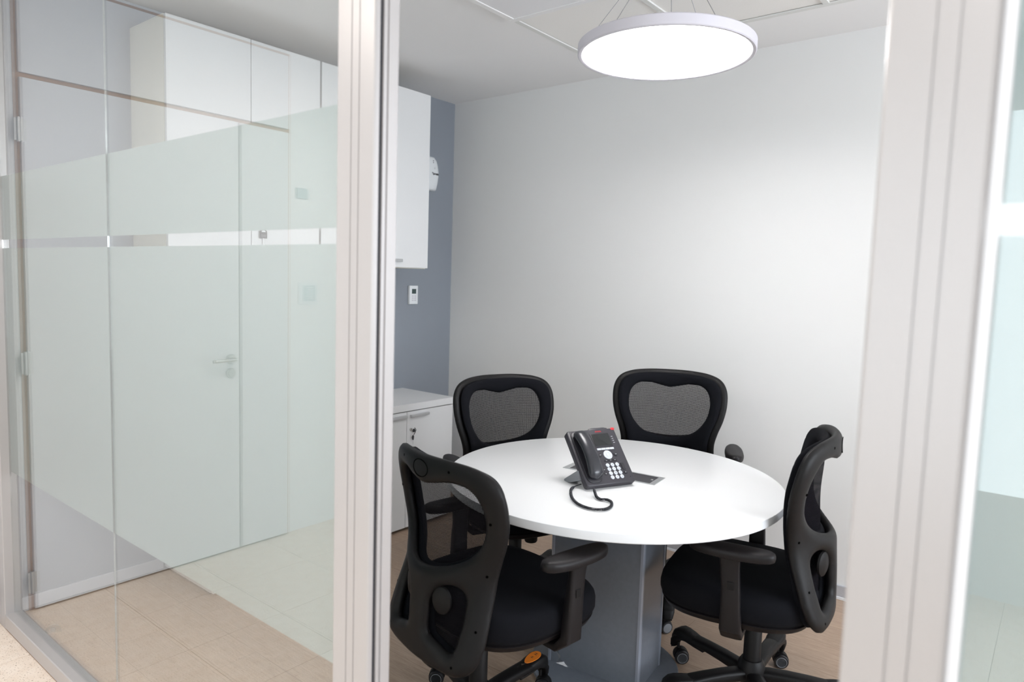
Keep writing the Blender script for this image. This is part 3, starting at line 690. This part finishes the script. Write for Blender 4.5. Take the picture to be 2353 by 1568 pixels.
def make_chair(label, base_rot):
    t = thing('office_chair', label, 'chair', group='black mesh office chairs around the round table')
    # back
    grid_mesh(lambda q: shell_sd(q), .0065, T=.018, wr=.030).out('back_frame', PLAS, t, True, angle=75)
    g = grid_mesh(lambda q: shell_sd(q, False, .020), .012, off=.033, double=False)
    mo = g.out('mesh_back', MESHF, t, True)
    grid_mesh(lambda q: shell_sd(q, True, .014), .0075, T=.013, wr=.024, off=.030).out('back_upholstery', FAB, t, True, angle=75)
    bf = [c for c in t.children if c.name.startswith('back_frame')][0]
    g = G()
    for k in range(33): pass
    ring = [S(.036*cos(a), .592+.026*sin(a), -.0183) for a in [2*pi*k/36 for k in range(37)]]
    g.tube(ring, .0011, 6); g.out('badge', HOLE, bf, True)
    for u_, v_ in ((.115, .603), (-.115, .603), (.226, .47), (-.226, .47), (.198, .30), (-.198, .30), (.205, .14), (-.205, .14), (.165, .030), (-.165, .030)):
        c0 = S(u_, v_, -.0150); c1 = S(u_, v_, -.0182)
        G().tube([c0, c1], .0042, 10).out('screw_hole', HOLE, bf, True)
    # spine and lumbar knobs
    pts = [(0, -.06, .388), (0, -.14, .388), (0, -.195, .402), (0, -.222, .445), (0, -.232, .50), (0, -.232, .57), (0, -.228, .64), (0, -.222, .68)]
    G().sweep(pts, [.08, .075, .066, .060, .056, .054, .050, .040], [.028, .028, .030, .028, .024, .020, .016, .010]).out('back_spine', PLAS, t, True)
    g = G(); rg = []
    for i in range(17):
        u_ = -.065+.13*i/16; e = sqrt(max(.03, 1-(abs(u_)/.067)**4)); c0 = S(u_, .195, .030)
        rg.append([c0+Vector((0, .006*cos(a)*e, .030*sin(a)*e)) for a in [2*pi*k/12 for k in range(12)]])
    lb = g.loft(rg).out('lumbar_bar', PLAS2, t, True)
    for sx in (-1, 1):
        g = G(); c0 = S(sx*.085, .200, .006)
        g.lathe([(.0001, -.012), (.024, -.011), (.033, -.006), (.035, 0), (.030, .006), (.0001, .007)], 28, (0, 0, 0), 'y')
        g.bm.transform(Matrix.Translation(c0) @ Matrix.Rotation(sx*.42, 4, 'Z') @ Matrix.Diagonal((.95, 1, 1.25, 1))); g.out('lumbar_knob', PLAS, t, True)
    # seat
    rg = []
    for sc_, z in ((.93, .438), (.975, .445), (1.0, .462), (1.0, .496), (.985, .514), (.95, .526), (.88, .533), (.75, .535), (.5, .531), (.25, .529), (.06, .528)):
        r_ = []
        for x, y in sup(.272, .262, 3.0, 56):
            zz = z-(.018*max(0, (y*sc_-.12)/.13)**2 if z > .47 else 0)
            r_.append((x*sc_*(1+.05*min(1, max(0, y/.25))), SEATC+y*sc_, zz))
        rg.append(r_)
    G().loft(rg).out('seat', FAB, t, True)
    rg = [[(x*s_*(1+.05*min(1, max(0, y/.25))), SEATC+y*s_, z) for x, y in sup(.267, .257, 3.0, 56)] for s_, z in ((.60, .394), (.83, .402), (.96, .420), (.995, .438), (.97, .442))]
    G().loft(rg).out('seat_pan', PLAS2, t, True)
    G().box((-.075, -.13, .362), (.075, .10, .402), .008).lathe([(.0001, .334), (.026, .334), (.029, .340), (.029, .366), (.0001, .366)], 24, (0, .135, 0)).box((-.02, .06, .366), (.02, .15, .392), .003).out('tilt_mechanism', PLAS, t, True)
    # arms
    for sx in (-1, 1):
        g = G(); x0 = .308*sx
        rg = []
        for z, s_ in ((.672, .80), (.676, .95), (.685, 1.0), (.692, 1.0), (.699, .95), (.7035, .80), (.705, .5)):
            rg.append([(x0+x*s_ if 1 else 0, .015+y*(1-(1-s_)*.35), z+.004*(y/.13)**2) for x, y in sup(.041, .132, 2.5, 40)])
        pad = g.loft(rg).out('armrest', PLAS2, t, True)
        g = G()
        side = Vector((0, 1, 0))
        xi = .285*sx
        pth = [(x0-.004*sx, .02, .676), (x0-.008*sx, .018, .63), (xi+.012*sx, .012, .56), (xi+.010*sx, .010, .49), (xi+.008*sx, .008, .43), (xi-.03*sx, .008, .392), (.10*sx, .008, .386)]
        g.sweep(pth, [.066, .060, .058, .062, .068, .07, .07], [.022, .022, .034, .036, .036, .026, .02], side, 5)
        arm = g.out('arm_post', PLAS2, t, True)
        G().box((min(xi+.026*sx, xi+.031*sx), .002, .565), (max(xi+.026*sx, xi+.031*sx), .022, .59), .001).out('height_button', PLAS, arm)
    # column
    gc = G().lathe([(.0001, .14), (.030, .14), (.030, .30), (.027, .305), (.0001, .305)], 28).lathe([(.022, .30), (.022, .345), (.0001, .345)], 24).out('gas_column', PLAS, t, True)
    G().lathe([(.0001, .33), (.0145, .33), (.0145, .40), (.0001, .40)], 20).out('chrome_rod', CHR, gc, True)
    hub = G().lathe([(.0001, .085), (.034, .085), (.046, .10), (.050, .13), (.044, .165), (.036, .178), (.0001, .178)], 32).out('base_hub', PLAS, t, True)
    for k in range(5):
        a = base_rot+2*pi*k/5; Rm = Matrix.Rotation(a, 4, 'Z')
        g = G(); rr = [.025, .06, .12, .19, .25, .295, .328, .346, .353]
        zz = [.122, .127, .130, .131, .129, .124, .113, .092, .066]
        g.sweep([(r_, 0, z) for r_, z in zip(rr, zz)], [.056, .056, .054, .055, .059, .063, .064, .057, .042], [.040, .042, .040, .034, .030, .028, .026, .026, .02], Vector((0, 1, 0)), 3.2)
        g.bm.transform(Rm); lg = g.out('base_leg', PLAS, t, True)
        g = G(); rg = []
        for r_, z_, w_ in ((.20, .137, .040), (.24, .142, .052), (.27, .1465, .058), (.30, .150, .060), (.322, .1495, .058), (.340, .141, .052), (.352, .118, .044), (.356, .088, .036)):
            rg.append([(r_, -w_/2, z_-.030), (r_, -w_/2, z_-.006), (r_, -w_/2+.006, z_), (r_, w_/2-.006, z_), (r_, w_/2, z_-.006), (r_, w_/2, z_-.030)])
        g.loft(rg); g.bm.transform(Rm); g.out('leg_cap', PLAS, lg, True, angle=60)
        sw = random.uniform(0, 2*pi); Cm = Rm @ Matrix.Translation((.335, 0, 0)) @ Matrix.Rotation(sw, 4, 'Z')
        g = G(); rg = []
        g.lathe([(.0001, .06), (.006, .06), (.006, .085), (.0001, .085)], 12)
        g.sweep([(.0+.028*cos(b_)-.012, 0, .028+.031*sin(b_)) for b_ in [radians(x) for x in range(-5, 186, 15)]], [.030]*13, [.004]*13, Vector((0, 1, 0)), 4)
        g.box((-.014, -.004, .012), (.004, .004, .052))
        g.bm.transform(Cm); cs = g.out('caster', PLAS, t, True)
        for sy in (-1, 1):
            g = G(); g.lathe([(.0001, -.002), (.016, -.002), (.018, 0), (.0265, 0), (.028, .003), (.028, .014), (.025, .018), (.0001, .018)], 28, (-.012, 0, .028), 'y')
            if sy < 0:
                for v_ in g.bm.verts: v_.co.y *= -1
            for v_ in g.bm.verts: v_.co.y += sy*.007
            g.bm.transform(Cm); g.out('wheel', WHEEL, cs, True)
            g = G(); g.lathe([(.0185, .0005), (.0195, .0012), (.0205, .0005)], 28, (-.012, sy*.0265 if sy > 0 else -.0272, .028), 'y'); 
            g.bm.transform(Cm); g.out('wheel_ring', GREYP, cs, True)
    return t
def dup(root, label):
    r_ = root.copy(); C.objects.link(r_); r_['label'] = label
    for ch_ in list(root.children):
        c = ch_.copy(); C.objects.link(c); c.parent = r_
        for g_ in ch_.children:
            d_ = g_.copy(); C.objects.link(d_); d_.parent = c
    return r_
def place(o, x, y, fx, fy, lback=0, lseat=0, slide=0, seat_y=0, larm=0, post_y=.03):
    o.location = (x, y, 0); o.rotation_euler = (0, 0, math.atan2(fy, fx)-pi/2)
    for ch_ in o.children:
        n_ = ch_.name.split('.')[0]
        if n_ in ('back_frame', 'back_upholstery', 'mesh_back', 'back_spine', 'lumbar_bar', 'lumbar_knob'): ch_.location.z += lback
        if n_ in ('seat', 'seat_pan', 'tilt_mechanism'): ch_.location.z += lseat
        if n_ in ('seat', 'seat_pan'): ch_.location.y += seat_y
        if n_ in ('armrest', 'arm_post'): ch_.location.z += lseat+larm
        if n_ == 'armrest': ch_.location.y += slide
        if n_ == 'arm_post': ch_.location.y += post_y
def spin_base(o, ang):
    for ch_ in o.children:
        if ch_.name.split('.')[0] in ('base_leg', 'caster'): ch_.rotation_euler = (0, 0, ang)
c3 = make_chair('black mesh office chair nearest the doorway, seen from behind, orange sticker on one base leg', radians(99))
c1 = dup(c3, 'black mesh office chair at the left of the table beside the base cabinets')
c2 = dup(c3, 'black mesh office chair behind the table against the white back wall')
c4 = dup(c3, 'black mesh office chair at the right of the table, seen from its side')
place(c3, -1.415, 1.645, cos(radians(79)), sin(radians(79)), -.079, -.012, .10, .05, 0, .115)
place(c1, -1.925, 2.475, cos(radians(-20.7)), sin(radians(-20.7)), -.013, .0)
place(c2, -1.435, 2.98, cos(radians(-66)), sin(radians(-66)), .024, .015, 0, 0, .03)
place(c4, -0.787, 2.412, cos(radians(191.6)), sin(radians(191.6)), -.028, -.02, .03, .01)
spin_base(c4, radians(-109))
spin_base(c1, radians(30))
bpy.context.view_layer.update()

# orange sticker on one leg end of the near chair, scraps of clear wrap on two chairs
legs3 = [c for c in c3.children if c.name.split('.')[0] == 'base_leg']
def on_leg(r_, y_, up_=0): return (r_, y_, .1463+(r_-.265)*.11+up_)
g = G(); pl = []
for i in range(32):
    a = 2*pi*i/32; k = (1-cos(a))/2        # k = 0 at the outer round end, 1 at the tip
    pl.append(on_leg(.325-.080*k, .025*sin(a)*(1-.35*k), .0014))
pl2 = [(x, y, z-.0016) for x, y, z in pl]; g.loft([pl2, pl]); g.bm.transform(Matrix.Rotation(radians(99), 4, 'Z'))
stk = g.out('sticker', ORG, legs3[0]); stk['label'] = 'orange drop-shaped sticker with dark marks'
for r_, sz in ((.306, .016), (.284, .013)):
    v = Matrix.Rotation(radians(99), 4, 'Z') @ Vector(on_leg(r_, 0, .0015))
    text('H', sz, RUB, legs3[0], v, (0, -.11, radians(99)), 'mark', .0001, .0002)
def scrap(c_, parent, seed, size):
    random.seed(seed); g = G(); c_ = Vector(c_); size *= 1.2
    pts = [c_+Vector((size*(i/9)*.9*(1 if seed % 2 else -1)+random.uniform(-.3, .3)*size, random.uniform(-.5, .5)*size, -size*1.3*i/9+random.uniform(-.3, .3)*size)) for i in range(11)]
    for i in range(len(pts)-2): g.bm.faces.new([g.bm.verts.new(p) for p in pts[i:i+3]])
    g.bm.transform((Matrix.Translation(parent.location) @ Matrix.Rotation(parent.rotation_euler.z, 4, 'Z')).inverted())
    g.out('plastic_wrap', WRAP, parent)
scrap((-1.157, 1.692, 0.385), c3, 3, .035)
scrap((-1.187, 1.605, 0.360), c3, 8, .018)
scrap((-0.763, 2.248, 0.385), c4, 4, .028)
